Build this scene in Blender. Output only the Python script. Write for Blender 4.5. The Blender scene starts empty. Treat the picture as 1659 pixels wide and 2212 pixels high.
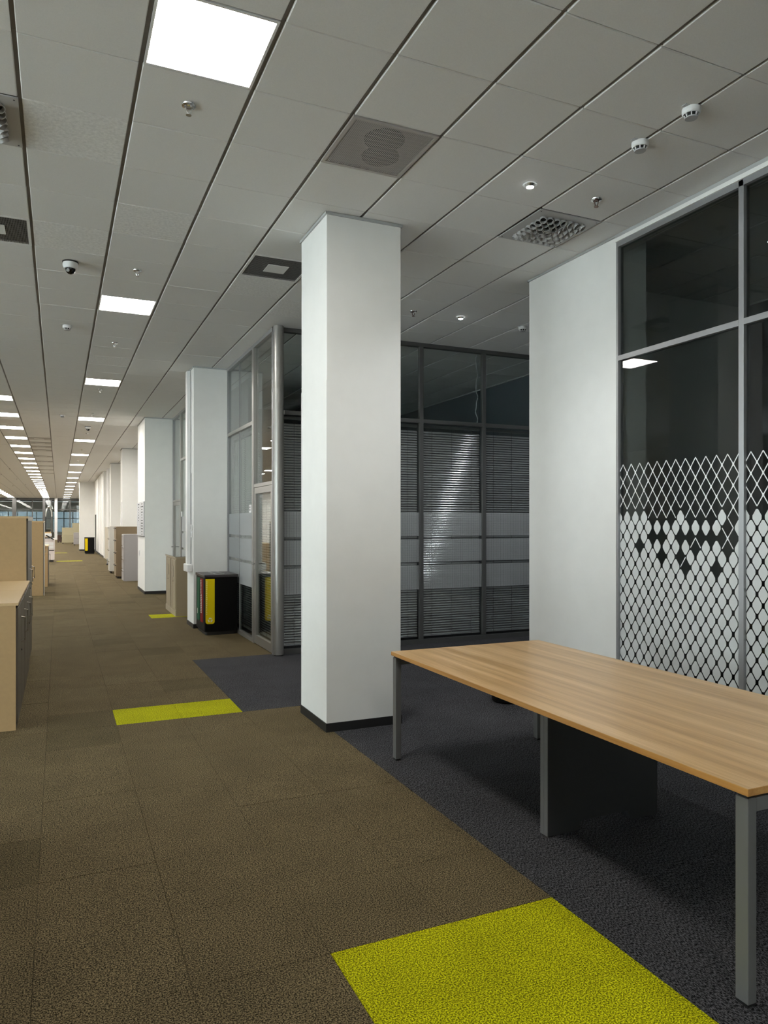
import bpy, bmesh, math, random
from mathutils import Vector, Matrix
random.seed(7)
S = bpy.context.scene
C = S.collection
PI = math.pi

# ------------------------------------------------------------------ camera, world, exposure
YAW, FPX, CX, CY, EYE = 0.413, 1558.8, 809.85, 1129.9, 1.6257
cam = bpy.data.cameras.new('camera'); camo = bpy.data.objects.new('camera', cam); C.objects.link(camo)
cam.sensor_fit = 'HORIZONTAL'; cam.sensor_width = 36.0; cam.lens = FPX / 1659 * 36
cam.shift_x = (829.5 - CX) / 1659; cam.shift_y = (CY - 1106) / 1659
cam.clip_start = 0.05; cam.clip_end = 300
camo.location = (0, 0, EYE); camo.rotation_euler = (PI/2, 0, -YAW)
S.camera = camo

w = bpy.data.worlds.new('world'); S.world = w; w.use_nodes = True
bg = w.node_tree.nodes['Background']
bg.inputs[0].default_value = (0.92, 0.96, 1.0, 1); bg.inputs[1].default_value = 8.0

S.view_settings.view_transform = 'Standard'; S.view_settings.look = 'None'
S.view_settings.exposure = 1.0; S.view_settings.gamma = 1.0; S.view_settings.use_curve_mapping = False

LAMP = 26.0        # radiance of the ceiling panels
H = 4.0465         # ceiling height
TC = 0.6           # ceiling module
GX0, GY0 = -0.204, 3.975
TF = 0.5123        # carpet module
FX0, FY0 = -0.0844, 3.59

def project(X, Y, Z):
    c, s = math.cos(YAW), math.sin(YAW)
    fw = s*X + c*Y
    if fw < 0.05: return None
    return CX + FPX*(c*X - s*Y)/fw, CY - FPX*(Z-EYE)/fw, fw

# ------------------------------------------------------------------ materials
M = {}
def nt_new(name):
    m = bpy.data.materials.new(name); m.use_nodes = True
    n = m.node_tree; b = n.nodes['Principled BSDF']
    M[name] = m
    return m, n, b
def mat(name, col, rough=0.5, metal=0.0, noise=0.0, nscale=20.0, bump=0.0, bscale=200.0, spec=0.5, coat=0.0):
    m, n, b = nt_new(name)
    b.inputs['Base Color'].default_value = (*col, 1); b.inputs['Roughness'].default_value = rough
    b.inputs['Metallic'].default_value = metal; b.inputs['Specular IOR Level'].default_value = spec
    b.inputs['Coat Weight'].default_value = coat
    if noise or bump:
        g = n.nodes.new('ShaderNodeNewGeometry')
        if noise:
            t = n.nodes.new('ShaderNodeTexNoise'); t.inputs['Scale'].default_value = nscale; t.inputs['Detail'].default_value = 4
            n.links.new(g.outputs['Position'], t.inputs['Vector'])
            mp = n.nodes.new('ShaderNodeMapRange')
            mp.inputs[1].default_value = 0.3; mp.inputs[2].default_value = 0.7
            mp.inputs[3].default_value = 1-noise; mp.inputs[4].default_value = 1+noise
            n.links.new(t.outputs['Fac'], mp.inputs[0])
            mx = n.nodes.new('ShaderNodeVectorMath'); mx.operation = 'SCALE'; mx.inputs[0].default_value = col
            n.links.new(mp.outputs[0], mx.inputs['Scale']); n.links.new(mx.outputs[0], b.inputs['Base Color'])
        if bump:
            t2 = n.nodes.new('ShaderNodeTexNoise'); t2.inputs['Scale'].default_value = bscale; t2.inputs['Detail'].default_value = 3
            n.links.new(g.outputs['Position'], t2.inputs['Vector'])
            bp = n.nodes.new('ShaderNodeBump'); bp.inputs['Strength'].default_value = bump; bp.inputs['Distance'].default_value = 0.004
            n.links.new(t2.outputs['Fac'], bp.inputs['Height']); n.links.new(bp.outputs[0], b.inputs['Normal'])
    return m
def carpet(name, dark, light, scale=170.0, stretch=(1, 1, 1)):
    m, n, b = nt_new(name)
    b.inputs['Roughness'].default_value = 0.95; b.inputs['Specular IOR Level'].default_value = 0.1
    g = n.nodes.new('ShaderNodeNewGeometry')
    vm = n.nodes.new('ShaderNodeVectorMath'); vm.operation = 'MULTIPLY'; vm.inputs[1].default_value = stretch
    n.links.new(g.outputs['Position'], vm.inputs[0])
    t = n.nodes.new('ShaderNodeTexNoise'); t.inputs['Scale'].default_value = scale; t.inputs['Detail'].default_value = 2.5; t.inputs['Roughness'].default_value = 0.75
    n.links.new(vm.outputs[0], t.inputs['Vector'])
    r = n.nodes.new('ShaderNodeValToRGB'); r.color_ramp.elements[0].position = 0.43; r.color_ramp.elements[1].position = 0.60
    r.color_ramp.elements[0].color = (*dark, 1); r.color_ramp.elements[1].color = (*light, 1)
    n.links.new(t.outputs['Fac'], r.inputs[0])
    t3 = n.nodes.new('ShaderNodeTexNoise'); t3.inputs['Scale'].default_value = 3.0; t3.inputs['Detail'].default_value = 3
    n.links.new(g.outputs['Position'], t3.inputs['Vector'])
    mp = n.nodes.new('ShaderNodeMapRange'); mp.inputs[1].default_value = .3; mp.inputs[2].default_value = .7; mp.inputs[3].default_value = .9; mp.inputs[4].default_value = 1.1
    n.links.new(t3.outputs['Fac'], mp.inputs[0])
    mx = n.nodes.new('ShaderNodeVectorMath'); mx.operation = 'SCALE'
    n.links.new(r.outputs[0], mx.inputs[0]); n.links.new(mp.outputs[0], mx.inputs['Scale']); n.links.new(mx.outputs[0], b.inputs['Base Color'])
    bp = n.nodes.new('ShaderNodeBump'); bp.inputs['Strength'].default_value = 0.6; bp.inputs['Distance'].default_value = 0.004
    n.links.new(t.outputs['Fac'], bp.inputs['Height']); n.links.new(bp.outputs[0], b.inputs['Normal'])
    return m
def wood(name, c0, c1, c2, rough=0.35):
    m, n, b = nt_new(name)
    b.inputs['Roughness'].default_value = rough; b.inputs['Specular IOR Level'].default_value = 0.45
    g = n.nodes.new('ShaderNodeNewGeometry')
    def band(sc, det):
        vm = n.nodes.new('ShaderNodeVectorMath'); vm.operation = 'MULTIPLY'; vm.inputs[1].default_value = sc
        n.links.new(g.outputs['Position'], vm.inputs[0])
        t = n.nodes.new('ShaderNodeTexNoise'); t.inputs['Scale'].default_value = 1.0; t.inputs['Detail'].default_value = det; t.inputs['Roughness'].default_value = 0.6
        n.links.new(vm.outputs[0], t.inputs['Vector']); return t
    a = band((14, 0.55, 14), 3); f = band((150, 3.5, 150), 3)
    ad = n.nodes.new('ShaderNodeMath'); ad.operation = 'MULTIPLY_ADD'; ad.inputs[1].default_value = 0.38
    n.links.new(f.outputs['Fac'], ad.inputs[0]); n.links.new(a.outputs['Fac'], ad.inputs[2])
    r = n.nodes.new('ShaderNodeValToRGB'); e = r.color_ramp.elements
    e[0].position = 0.5; e[0].color = (*c0, 1); e[1].position = 0.9; e[1].color = (*c2, 1)
    k = e.new(0.7); k.color = (*c1, 1)
    n.links.new(ad.outputs[0], r.inputs[0]); n.links.new(r.outputs[0], b.inputs['Base Color'])
    return m
def emis(name, col, st):
    m = bpy.data.materials.new(name); m.use_nodes = True; n = m.node_tree
    n.nodes.remove(n.nodes['Principled BSDF']); e = n.nodes.new('ShaderNodeEmission')
    e.inputs[0].default_value = (*col, 1); e.inputs[1].default_value = st
    n.links.new(e.outputs[0], n.nodes['Material Output'].inputs[0]); M[name] = m; return m
def glass(name, tint=(0.86, 0.9, 0.89), gain=1.15):
    m = bpy.data.materials.new(name); m.use_nodes = True; n = m.node_tree
    n.nodes.remove(n.nodes['Principled BSDF']); out = n.nodes['Material Output']
    tr = n.nodes.new('ShaderNodeBsdfTransparent'); tr.inputs[0].default_value = (*tint, 1)
    gl = n.nodes.new('ShaderNodeBsdfGlossy'); gl.inputs['Roughness'].default_value = 0.0; gl.inputs[0].default_value = (1, 1, 1, 1)
    g = n.nodes.new('ShaderNodeNewGeometry')
    ior = n.nodes.new('ShaderNodeMath'); ior.operation = 'MULTIPLY_ADD'; ior.inputs[1].default_value = 1/1.52-1.52; ior.inputs[2].default_value = 1.52
    n.links.new(g.outputs['Backfacing'], ior.inputs[0])
    fr = n.nodes.new('ShaderNodeFresnel'); n.links.new(ior.outputs[0], fr.inputs[0])
    ga = n.nodes.new('ShaderNodeMath'); ga.operation = 'MULTIPLY'; ga.inputs[1].default_value = gain; ga.use_clamp = True
    n.links.new(fr.outputs[0], ga.inputs[0])
    mx = n.nodes.new('ShaderNodeMixShader'); n.links.new(ga.outputs[0], mx.inputs[0]); n.links.new(tr.outputs[0], mx.inputs[1]); n.links.new(gl.outputs[0], mx.inputs[2])
    n.links.new(mx.outputs[0], out.inputs[0]); M[name] = m; return m
def film(name, col, opac, stripes=0.0):
    """translucent frosted film: diffuse white over clear, optionally in fine upright stripes"""
    m = bpy.data.materials.new(name); m.use_nodes = True; n = m.node_tree
    b = n.nodes['Principled BSDF']; b.inputs['Base Color'].default_value = (*col, 1); b.inputs['Roughness'].default_value = 0.6
    tr = n.nodes.new('ShaderNodeBsdfTransparent'); mx = n.nodes.new('ShaderNodeMixShader')
    n.links.new(tr.outputs[0], mx.inputs[1]); n.links.new(b.outputs[0], mx.inputs[2]); mx.inputs[0].default_value = opac
    if stripes:
        g = n.nodes.new('ShaderNodeNewGeometry'); sp = n.nodes.new('ShaderNodeSeparateXYZ'); n.links.new(g.outputs['Position'], sp.inputs[0])
        ad = n.nodes.new('ShaderNodeMath'); ad.operation = 'ADD'; n.links.new(sp.outputs[0], ad.inputs[0]); n.links.new(sp.outputs[1], ad.inputs[1])
        mu = n.nodes.new('ShaderNodeMath'); mu.operation = 'MULTIPLY'; mu.inputs[1].default_value = 1/stripes; n.links.new(ad.outputs[0], mu.inputs[0])
        fr = n.nodes.new('ShaderNodeMath'); fr.operation = 'FRACT'; n.links.new(mu.outputs[0], fr.inputs[0])
        lt = n.nodes.new('ShaderNodeMath'); lt.operation = 'LESS_THAN'; lt.inputs[1].default_value = 0.62; n.links.new(fr.outputs[0], lt.inputs[0])
        sc = n.nodes.new('ShaderNodeMath'); sc.operation = 'MULTIPLY'; sc.inputs[1].default_value = opac; n.links.new(lt.outputs[0], sc.inputs[0])
        n.links.new(sc.outputs[0], mx.inputs[0])
    n.links.new(mx.outputs[0], n.nodes['Material Output'].inputs[0]); M[name] = m; return m

mat('wall_white', (.80, .80, .78), .65, noise=.015, nscale=6, bump=.08, bscale=90)
mat('tile_white', (.77, .765, .75), .85, noise=.03, nscale=180, bump=.1, bscale=420)
mat('tile_mottled', (.79, .785, .77), .9, noise=.10, nscale=45, bump=.3, bscale=160)
mat('tee_grey', (.20, .185, .175), .6)
mat('trim_grey', (.42, .43, .43), .5)
mat('black_base', (.012, .012, .012), .5, bump=.1)
mat('void', (.02, .02, .02), .9)
carpet('carpet_brown', (.016, .013, .006), (.262, .203, .110))
carpet('carpet_brown_dark', (.014, .012, .005), (.22, .173, .093))
carpet('carpet_brown_light', (.018, .015, .007), (.275, .215, .118))
carpet('carpet_grey', (.004, .004, .005), (.118, .118, .128), 190, (1, .45, 1))
carpet('carpet_lime', (.11, .11, .001), (.74, .74, .008), 170)
wood('oak_top', (.46, .27, .105), (.61, .39, .175), (.75, .515, .27), .3)
wood('oak_edge', (.42, .19, .045), (.52, .26, .075), (.62, .34, .11), .45)
mat('leg_grey', (.165, .165, .163), .45, metal=.25)
mat('panel_dark', (.022, .022, .023), .55)
mat('panel_edge', (.16, .16, .157), .5)
mat('rubber', (.01, .01, .01), .7)
mat('frame_grey', (.36, .365, .375), .36, metal=.55)
mat('frame_alu', (.34, .33, .31), .36, metal=.55)
mat('frame_dark', (.11, .11, .108), .4, metal=.4)
mat('slat_grey', (.60, .59, .59), .13, metal=.6)
mat('slat_light', (.52, .52, .50), .4, metal=.3)
mat('cord', (.05, .05, .05), .8)
mat('beige_board', (.45, .305, .15), .55, noise=.03, nscale=30)
mat('beige_top', (.57, .41, .22), .5, noise=.03, nscale=30)
mat('beige_white', (.66, .60, .50), .5)
mat('cab_metal', (.15, .135, .115), .4, metal=.3)
mat('cab_dark', (.02, .018, .018), .5)
mat('handle_metal', (.30, .27, .22), .35, metal=.7)
mat('taupe_metal', (.36, .30, .215), .5)
mat('taupe_side', (.30, .235, .15), .5)
mat('file_grey', (.36, .345, .345), .45)
mat('file_light', (.55, .54, .50), .5)
mat('file_cream', (.62, .57, .48), .5)
mat('tan_steel', (.25, .185, .11), .5)
mat('plastic_white', (.78, .78, .78), .4)
mat('plastic_grey', (.45, .45, .46), .4)
mat('plastic_black', (.006, .006, .006), .45)
mat('bin_black', (.003, .003, .003), .55, spec=.15)
mat('bin_lid', (.035, .03, .03), .35)
mat('label_yellow', (.78, .60, .005), .6, spec=.12)
mat('label_red', (.22, .002, .003), .6, spec=.12)
mat('label_green', (.012, .10, .05), .6, spec=.12)
mat('label_white', (.85, .85, .80), .5)
mat('label_pale', (.86, .76, .25), .5)
mat('chrome', (.7, .7, .7), .2, metal=1)
mat('bronze', (.16, .09, .07), .35, metal=.8)
mat('sign_grey', (.50, .51, .53), .4)
mat('sign_plate', (.60, .61, .64), .35)
mat('ink', (.03, .03, .035), .6)
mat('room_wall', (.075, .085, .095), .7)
mat('curtain', (.45, .46, .47), .8)
mat('tan_panel', (.42, .38, .25), .6)
mat('brown_dark', (.06, .03, .025), .5)
mat('printer_white', (.68, .62, .60), .5)
mat('lens', (.004, .004, .004), .08)
emis('panel_glow', (1, .955, .885), LAMP)
emis('spot_glow', (.95, .98, 1), 60.0)
glass('glass_clear')
glass('glass_dark', (.92, .94, .94), .62)
glass('glass_dimmed', (.13, .15, .16), 1.0)  # strong even tint put in to dim the over-bright sky behind
glass('glass_tint', (.66, .69, .69), .62)
film('frost', (.66, .69, .69), .93)
film('frost_line', (.80, .82, .82), .95)
film('frost_band', (.50, .52, .53), .80, .0138)
film('frost_band_side', (.40, .42, .43), .85)

# ------------------------------------------------------------------ mesh helpers
ORG = {}
class MB:
    def __init__(s): s.v = []; s.f = []; s.m = []
    def face(s, pts, mi=0):
        b = len(s.v); s.v += [tuple(p) for p in pts]; s.f.append(tuple(range(b, b+len(pts)))); s.m.append(mi); return s
    def box(s, x0, x1, y0, y1, z0, z1, mi=0, rot=None):
        p = [(x, y, z) for z in (z0, z1) for y in (y0, y1) for x in (x0, x1)]
        if rot:
            (px, py), a = rot; ca, sa = math.cos(a), math.sin(a)
            p = [(px+(x-px)*ca-(y-py)*sa, py+(x-px)*sa+(y-py)*ca, z) for x, y, z in p]
        b = len(s.v); s.v += p
        for q in ((0, 2, 3, 1), (4, 5, 7, 6), (0, 1, 5, 4), (2, 6, 7, 3), (0, 4, 6, 2), (1, 3, 7, 5)):
            s.f.append(tuple(b+i for i in q)); s.m.append(mi)
        return s
    def prism(s, pts, lo, hi, axis=2, mi=0):
        """extrude a 2D outline along axis between lo and hi"""
        n = len(pts)
        def at(p, t):
            return {2: (p[0], p[1], t), 1: (p[0], t, p[1]), 0: (t, p[0], p[1])}[axis]
        b = len(s.v); s.v += [at(p, lo) for p in pts] + [at(p, hi) for p in pts]
        s.f.append(tuple(b+i for i in reversed(range(n)))); s.f.append(tuple(b+n+i for i in range(n))); s.m += [mi, mi]
        for i in range(n):
            j = (i+1) % n; s.f.append((b+i, b+j, b+n+j, b+n+i)); s.m.append(mi)
        return s
    def lathe(s, c, prof, n=24, mi=0, axis=2, cap=True):
        """prof: list of (radius, height along axis)"""
        b = len(s.v)
        for r, h in prof:
            for k in range(n):
                a = 2*PI*k/n; u, v = r*math.cos(a), r*math.sin(a)
                s.v.append({2: (c[0]+u, c[1]+v, c[2]+h), 1: (c[0]+u, c[1]+h, c[2]+v), 0: (c[0]+h, c[1]+u, c[2]+v)}[axis])
        for i in range(len(prof)-1):
            for k in range(n):
                l = (k+1) % n
                s.f.append((b+i*n+k, b+i*n+l, b+(i+1)*n+l, b+(i+1)*n+k)); s.m.append(mi)
        if cap:
            s.f.append(tuple(b+k for k in reversed(range(n)))); e = b+(len(prof)-1)*n
            s.f.append(tuple(e+k for k in range(n))); s.m += [mi, mi]
        return s
    def tube(s, pts, r, n=8, mi=0):
        pts = [Vector(p) for p in pts]; b = len(s.v)
        for i, p in enumerate(pts):
            d = (pts[min(i+1, len(pts)-1)]-pts[max(i-1, 0)]).normalized()
            u = d.cross(Vector((0, 0, 1)));
            if u.length < 1e-3: u = d.cross(Vector((1, 0, 0)))
            u.normalize(); v = d.cross(u)
            for k in range(n):
                a = 2*PI*k/n; s.v.append(tuple(p+u*r*math.cos(a)+v*r*math.sin(a)))
        for i in range(len(pts)-1):
            for k in range(n):
                l = (k+1) % n; s.f.append((b+i*n+k, b+i*n+l, b+(i+1)*n+l, b+(i+1)*n+k)); s.m.append(mi)
        s.f.append(tuple(b+k for k in range(n))); e = b+(len(pts)-1)*n; s.f.append(tuple(e+k for k in range(n))); s.m += [mi, mi]
        return s
    def mesh(s, name, mats, org=(0, 0, 0), bev=0.0, smooth=False, seg=2):
        me = bpy.data.meshes.new(name)
        ox, oy, oz = org
        me.from_pydata([(x-ox, y-oy, z-oz) for x, y, z in s.v], [], s.f)
        for mm in (mats if isinstance(mats, (list, tuple)) else [mats]): me.materials.append(M[mm])
        me.polygons.foreach_set('material_index', s.m)
        bm = bmesh.new(); bm.from_mesh(me)
        bmesh.ops.remove_doubles(bm, verts=bm.verts, dist=1e-6) if bev else None
        bmesh.ops.recalc_face_normals(bm, faces=bm.faces)
        if bev:
            es = [e for e in bm.edges if len(e.link_faces) == 2 and e.calc_face_angle(0) > 0.6]
            bmesh.ops.bevel(bm, geom=es, offset=bev, segments=seg, profile=0.5, affect='EDGES')
        bm.to_mesh(me); bm.free()
        if smooth:
            for p in me.polygons: p.use_smooth = True
            me.set_sharp_from_angle(angle=math.radians(40))
        me.update(); return me
    def build(s, name, mats, parent=None, org=None, **kw):
        if parent is not None: org = ORG[parent.name]
        elif org is None:
            xs = [p[0] for p in s.v]; ys = [p[1] for p in s.v]; zs = [p[2] for p in s.v]
            org = ((min(xs)+max(xs))/2, (min(ys)+max(ys))/2, min(zs))
        me = s.mesh(name, mats, org, **kw)
        o = bpy.data.objects.new(name, me); C.objects.link(o)
        if parent is not None: o.parent = parent
        else: o.location = org
        ORG[o.name] = org
        return o
def tag(o, label=None, cat=None, group=None, kind=None):
    if label: o['label'] = label
    if cat: o['category'] = cat
    if group: o['group'] = group
    if kind: o['kind'] = kind
    return o
def thing(name, loc, label, cat, group=None):
    o = bpy.data.objects.new(name, None); C.objects.link(o); o.location = loc; o.empty_display_size = .1
    ORG[o.name] = tuple(loc); return tag(o, label, cat, group)
def copy_tree(o, loc, label=None, group=None):
    r = o.copy(); C.objects.link(r); r.location = loc; ORG[r.name] = tuple(loc)
    if label: r['label'] = label
    if group: r['group'] = group
    for ch in list(o.children):
        c = ch.copy(); C.objects.link(c); c.parent = r
        for g in list(ch.children):
            d = g.copy(); C.objects.link(d); d.parent = c
    return r
def struct(mb, name, mats, parent=None, **kw):
    o = mb.build(name, mats, parent, **kw)
    if parent is None: tag(o, kind='structure')
    return o

# ================================================================== STRUCTURE
XL, XR, YB, YF = -9.2, 7.05, -5.0, 77.0       # office shell

# ---- floor: screed slab, then carpet tiles
fl = struct(MB().box(XL-.2, XR+.2, YB-.2, 92, -.25, -.012), 'floor', 'void', org=(0, 0, 0))
tag(fl, 'carpet tile floor of brown, charcoal and lime squares', None)
def carpet_kind(i, j):
    X = FX0+TF*(i+.5); Y = FY0+TF*(j+.5)
    if i in (2, 3) and j in (-3, -4): return 'carpet_lime'
    if i in (1, 2) and j == 5: return 'carpet_lime'
    if i in (3, 4) and j == 18: return 'carpet_lime'
    if i in (0, 1) and j == 58: return 'carpet_lime'
    if i in (-1, 0) and j == 76: return 'carpet_lime'
    if X > FX0+TF*4 and Y < 8.72: return 'carpet_grey'
    if i == 3 and 5 <= j <= 9: return 'carpet_grey'
    if X > 2.5: return 'carpet_grey'
    r = random.Random(i*971+j*31).random() if j > 5 else .5
    if (i, j) in ((2, 23), (-1, 0), (0, 4), (2, 11), (2, 7), (0, 5)): return 'carpet_brown_dark'
    return 'carpet_brown_dark' if r < .07 else ('carpet_brown_light' if r > .84 else 'carpet_brown')
gap = .0007
i0, i1 = math.floor((XL-FX0)/TF), math.ceil((XR-FX0)/TF)
j0, j1 = math.floor((YB-FY0)/TF), math.ceil((YF-FY0)/TF)
cells = []
for i in range(i0, i1):
    for j in range(j0, j1):
        X = FX0+TF*i; Y = FY0+TF*j
        p = project(X+TF/2, Y+TF/2, 0)
        vis = p is not None and -60 < p[0] < 1720 and p[1] < 2290
        if vis and Y > 8.9 and X > 2.3: vis = False          # behind the glass rooms
        if vis and X > 4.2: vis = False
        if vis and X < -.8 and Y > 6: vis = False
        cells.append((p[2] if vis else 1e6, i, j))
cells.sort()
near = set((i, j) for d, i, j in cells[:300] if d < 1e5)
proto = {}
rest = MB(); kinds = ['carpet_brown', 'carpet_brown_dark', 'carpet_brown_light', 'carpet_grey', 'carpet_lime']
for d, i, j in cells:
    X = FX0+TF*i; Y = FY0+TF*j; k = carpet_kind(i, j)
    if (i, j) in near:
        if k not in proto:
            t = TF/2-gap
            proto[k] = MB().box(-t, t, -t, t, -.010, 0).mesh('carpet_tile', k, bev=.0007, seg=1)
        o = bpy.data.objects.new('carpet_tile', proto[k]); C.objects.link(o); o.parent = fl
        o.location = (X+TF/2, Y+TF/2, random.Random(i*7+j).uniform(-.0007, .0007))
    else:
        rest.box(X+gap, X+TF-gap, Y+gap, Y+TF-gap, -.010, 0, kinds.index(k))
tag(struct(rest, 'carpet_tiles', kinds, fl), kind='stuff')

# ---- ceiling: dark plenum + recessed tees, tegular tiles
ce = struct(MB().box(XL-.2, XR+.2, YB-.2, 92, H+.03, H+.2), 'ceiling', 'void', org=(0, 0, H))
tag(ce, 'suspended ceiling of square white tiles in a metal grid', None)
LIGHT_MAIN = [(1, -1+8*n) for n in range(-1, 16) if GY0+TC*(-1+8*n) < YF-1.2]
LIGHT_LEFT = [(-2, 19+4*n) for n in range(0, 26) if GY0+TC*(19+4*n) < YF-1.2]
LIGHT_FAR = [(i, 31+4*n) for i in (-7, -12) for n in range(0, 26) if GY0+TC*(19+4*n) < YF-1.2]  # outer row is unseen, added to brighten the far left ceiling
LIGHT_BACK = [(-5, -1), (-5, -9)]
special = set(LIGHT_MAIN) | set(LIGHT_LEFT) | set(LIGHT_FAR) | {(3, 0), (6, 1), (3, 4), (-1, 4), (-1, 1)}
STRIP = [(-1, 31+2*n) for n in range(0, 4)] + [(-1, 41+4*n) for n in range(0, 5)]
special |= set(STRIP)
MOTTLED = {(0, 1), (0, 4), (1, 3), (3, 5), (4, 6), (1, 12)}
ci0, ci1 = math.floor((XL-GX0)/TC), math.ceil((XR-GX0)/TC)
cj0, cj1 = math.floor((YB-GY0)/TC), math.ceil((YF-GY0)/TC)
cells = []
for i in range(ci0, ci1):
    for j in range(cj0, cj1):
        if (i, j) in special: continue
        X = GX0+TC*i; Y = GY0+TC*j
        p = project(X+.3, Y+.3, H)
        vis = p is not None and -110 < p[0] < 1770 and p[1] > -140
        if vis and X > 2.2 and Y > 8.5: vis = False
        if vis and X > 4.2 and Y < 5.8: vis = False
        cells.append((p[2] if vis else 1e6, i, j))
cells.sort()
near = set((i, j) for d, i, j in cells[:300] if d < 1e5)
GXW, GYW = .011, .0022
proto = {}; rest = MB()
for d, i, j in cells:
    X = GX0+TC*i; Y = GY0+TC*j; k = 'tile_mottled' if (i, j) in MOTTLED else 'tile_white'
    if (i, j) in near:
        if k not in proto:
            proto[k] = MB().box(-.3+GXW, .3-GXW, -.3+GYW, .3-GYW, 0, .018).mesh('ceiling_tile', k, bev=.0045, seg=1)
        o = bpy.data.objects.new('ceiling_tile', proto[k]); C.objects.link(o); o.parent = ce
        rr = random.Random(i*17+j*5)
        o.location = (X+.3+rr.uniform(-.0012, .0012), Y+.3+rr.uniform(-.0008, .0008), rr.uniform(0, .0022))
        o.rotation_euler = (rr.uniform(-.0012, .0012), rr.uniform(-.0012, .0012), 0)
    else:
        rest.box(X+GXW, X+.6-GXW, Y+GYW, Y+.6-GYW, H, H+.018)
tag(struct(rest, 'ceiling_tiles', 'tile_white', ce), kind='stuff')
tees = MB()
for i in range(ci0, ci1+1):
    X = GX0+TC*i; tees.box(X-.016, X+.016, YB, YF, H+.013, H+.028)
for j in range(cj0, cj1+1):
    Y = GY0+TC*j; tees.box(XL, XR, Y-.009, Y+.009, H+.0125, H+.027)
tag(struct(tees, 'grid_tees', 'tee_grey', ce), kind='stuff')

# ---- walls
wl = struct(MB().box(XL-.2, XL, YB, 13.55, 0, .75).box(XL-.2, XL, YB, 13.55, 3.4, H).box(XL-.2, XL, 13.55, YF, 0, H).box(XL-.2, XL, 7.55, 10.0, .75, 3.4), 'wall_left', 'wall_white')
for k in range(7):
    y = YB+k*3.0
    MB().box(XL-.2, XL, y, y+.55, .75, 3.4).build('wall_pier', 'wall_white', wl)
for n, k in enumerate((0, 1, 2, 3, 5)):
    y = YB+.55+k*3.0
    o = struct(MB().box(XL-.12, XL-.11, y, y+2.45, .75, 3.4), 'window_%d' % (n+1), 'glass_clear')
    MB().box(XL-.14, XL-.08, y+1.2, y+1.25, .75, 3.4).box(XL-.14, XL-.08, y, y+2.45, 2.3, 2.35).build('window_frame', 'frame_dark', o)
struct(MB().box(XL, XR, YB-.2, YB, 0, H), 'wall_back', 'wall_white')
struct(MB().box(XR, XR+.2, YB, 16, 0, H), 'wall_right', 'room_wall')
# white wall stub between the patterned glass and the recess
ws = struct(MB().box(4.30, 4.62, 4.742, 5.975, 0, H).box(4.62, XR, 5.775, 5.975, 0, H), 'wall_stub', 'wall_white')
tag(ws, 'white wall between patterned glass and the dark recess', None)
struct(MB().box(4.292, 4.30, 4.742, 5.983, 0, .07), 'baseboard_stub', 'black_base')
struct(MB().box(4.285, 4.30, 4.74, 5.985, H-.018, H-.002).box(4.285, 4.6, 5.975, 5.99, H-.018, H-.002), 'trim_1', 'trim_grey')
# rooms behind the glass: partitions and backs
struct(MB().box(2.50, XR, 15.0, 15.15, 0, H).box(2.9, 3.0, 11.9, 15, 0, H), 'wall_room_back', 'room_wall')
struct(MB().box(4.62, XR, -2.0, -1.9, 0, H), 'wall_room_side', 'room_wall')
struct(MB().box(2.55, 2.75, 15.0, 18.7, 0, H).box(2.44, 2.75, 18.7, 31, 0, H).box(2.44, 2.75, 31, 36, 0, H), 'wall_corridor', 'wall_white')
wf = struct(MB().box(1.92, 2.3, 36.0, 45.5, 0, H).box(1.12, 2.3, 45.5, 46.6, 0, H), 'wall_corridor_far', 'wall_white')
tag(wf, 'white wall with tall narrow panels far down the corridor', None)
for y in (37.2, 38.6, 40.3): MB().box(1.90, 1.925, y, y+.12, .08, H-.02).build('wall_batten', 'wall_white', wf)
struct(MB().box(1.905, 1.92, 36.0, 45.5, 0, .09).box(1.105, 1.92, 45.485, 45.5, 0, .09).box(1.10, 1.12, 45.5, 46.6, 0, .09), 'baseboard_corridor', 'black_base')
d1 = struct(MB().box(1.90, 1.93, 43.2, 44.2, .09, 2.1), 'door_1', 'void')

# ---- pillars
def pillar(x0, x1, y0, y1, label, guards=False):
    t = thing('pillar', ((x0+x1)/2, (y0+y1)/2, 0), label, 'pillar', None)
    MB().box(x0, x1, y0, y1, .0, H-.001).build('shaft', 'wall_white', t, bev=.003)
    e = .007
    MB().box(x0-e, x1+e, y0-e, y0, 0, .068).box(x0-e, x0, y0, y1+e, 0, .068).box(x1, x1+e, y0, y1+e, 0, .068).box(x0, x1, y1, y1+e, 0, .068).build('baseboard', 'black_base', t)
    e = .012
    MB().box(x0-e, x1+e, y0-e, y0, H-.022, H-.002).box(x0-e, x0, y0, y1+e, H-.022, H-.002).box(x1, x1+e, y0, y1+e, H-.022, H-.002).build('ceiling_trim', 'trim_grey', t)
    if guards:
        for yy, s in ((y0, 1), (y1, -1)):
            m = MB().box(x0-.002, x0, min(yy, yy+.028*s), max(yy, yy+.028*s), .07, 2.74)
            if s > 0: m.box(x0-.002, x0+.028, y0-.002, y0, .07, 2.74)
            m.build('corner_guard', 'wall_white', t)
    return t
pillar(1.907, 2.545, 5.285, 5.92, 'white square pillar with corner guards at the end of the wooden table', True)
P2 = pillar(1.905, 2.432, 11.31, 11.90, 'white pillar with cable trunking behind the black recycling bin')
P3 = pillar(1.80, 2.44, 17.2, 18.78, 'white pillar carrying the grey directory board')
P4 = pillar(1.88, 2.43, 24.6, 25.3, 'white pillar rising behind the tall tan steel cabinet')
P5 = pillar(1.92, 2.43, 30.9, 31.5, 'white pillar next to two upright pipes far down the corridor')

# ================================================================== GLASS PARTITIONS
BANDS = ((1.451, 1.768), (1.102, 1.407), (.734, 1.058))
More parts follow.
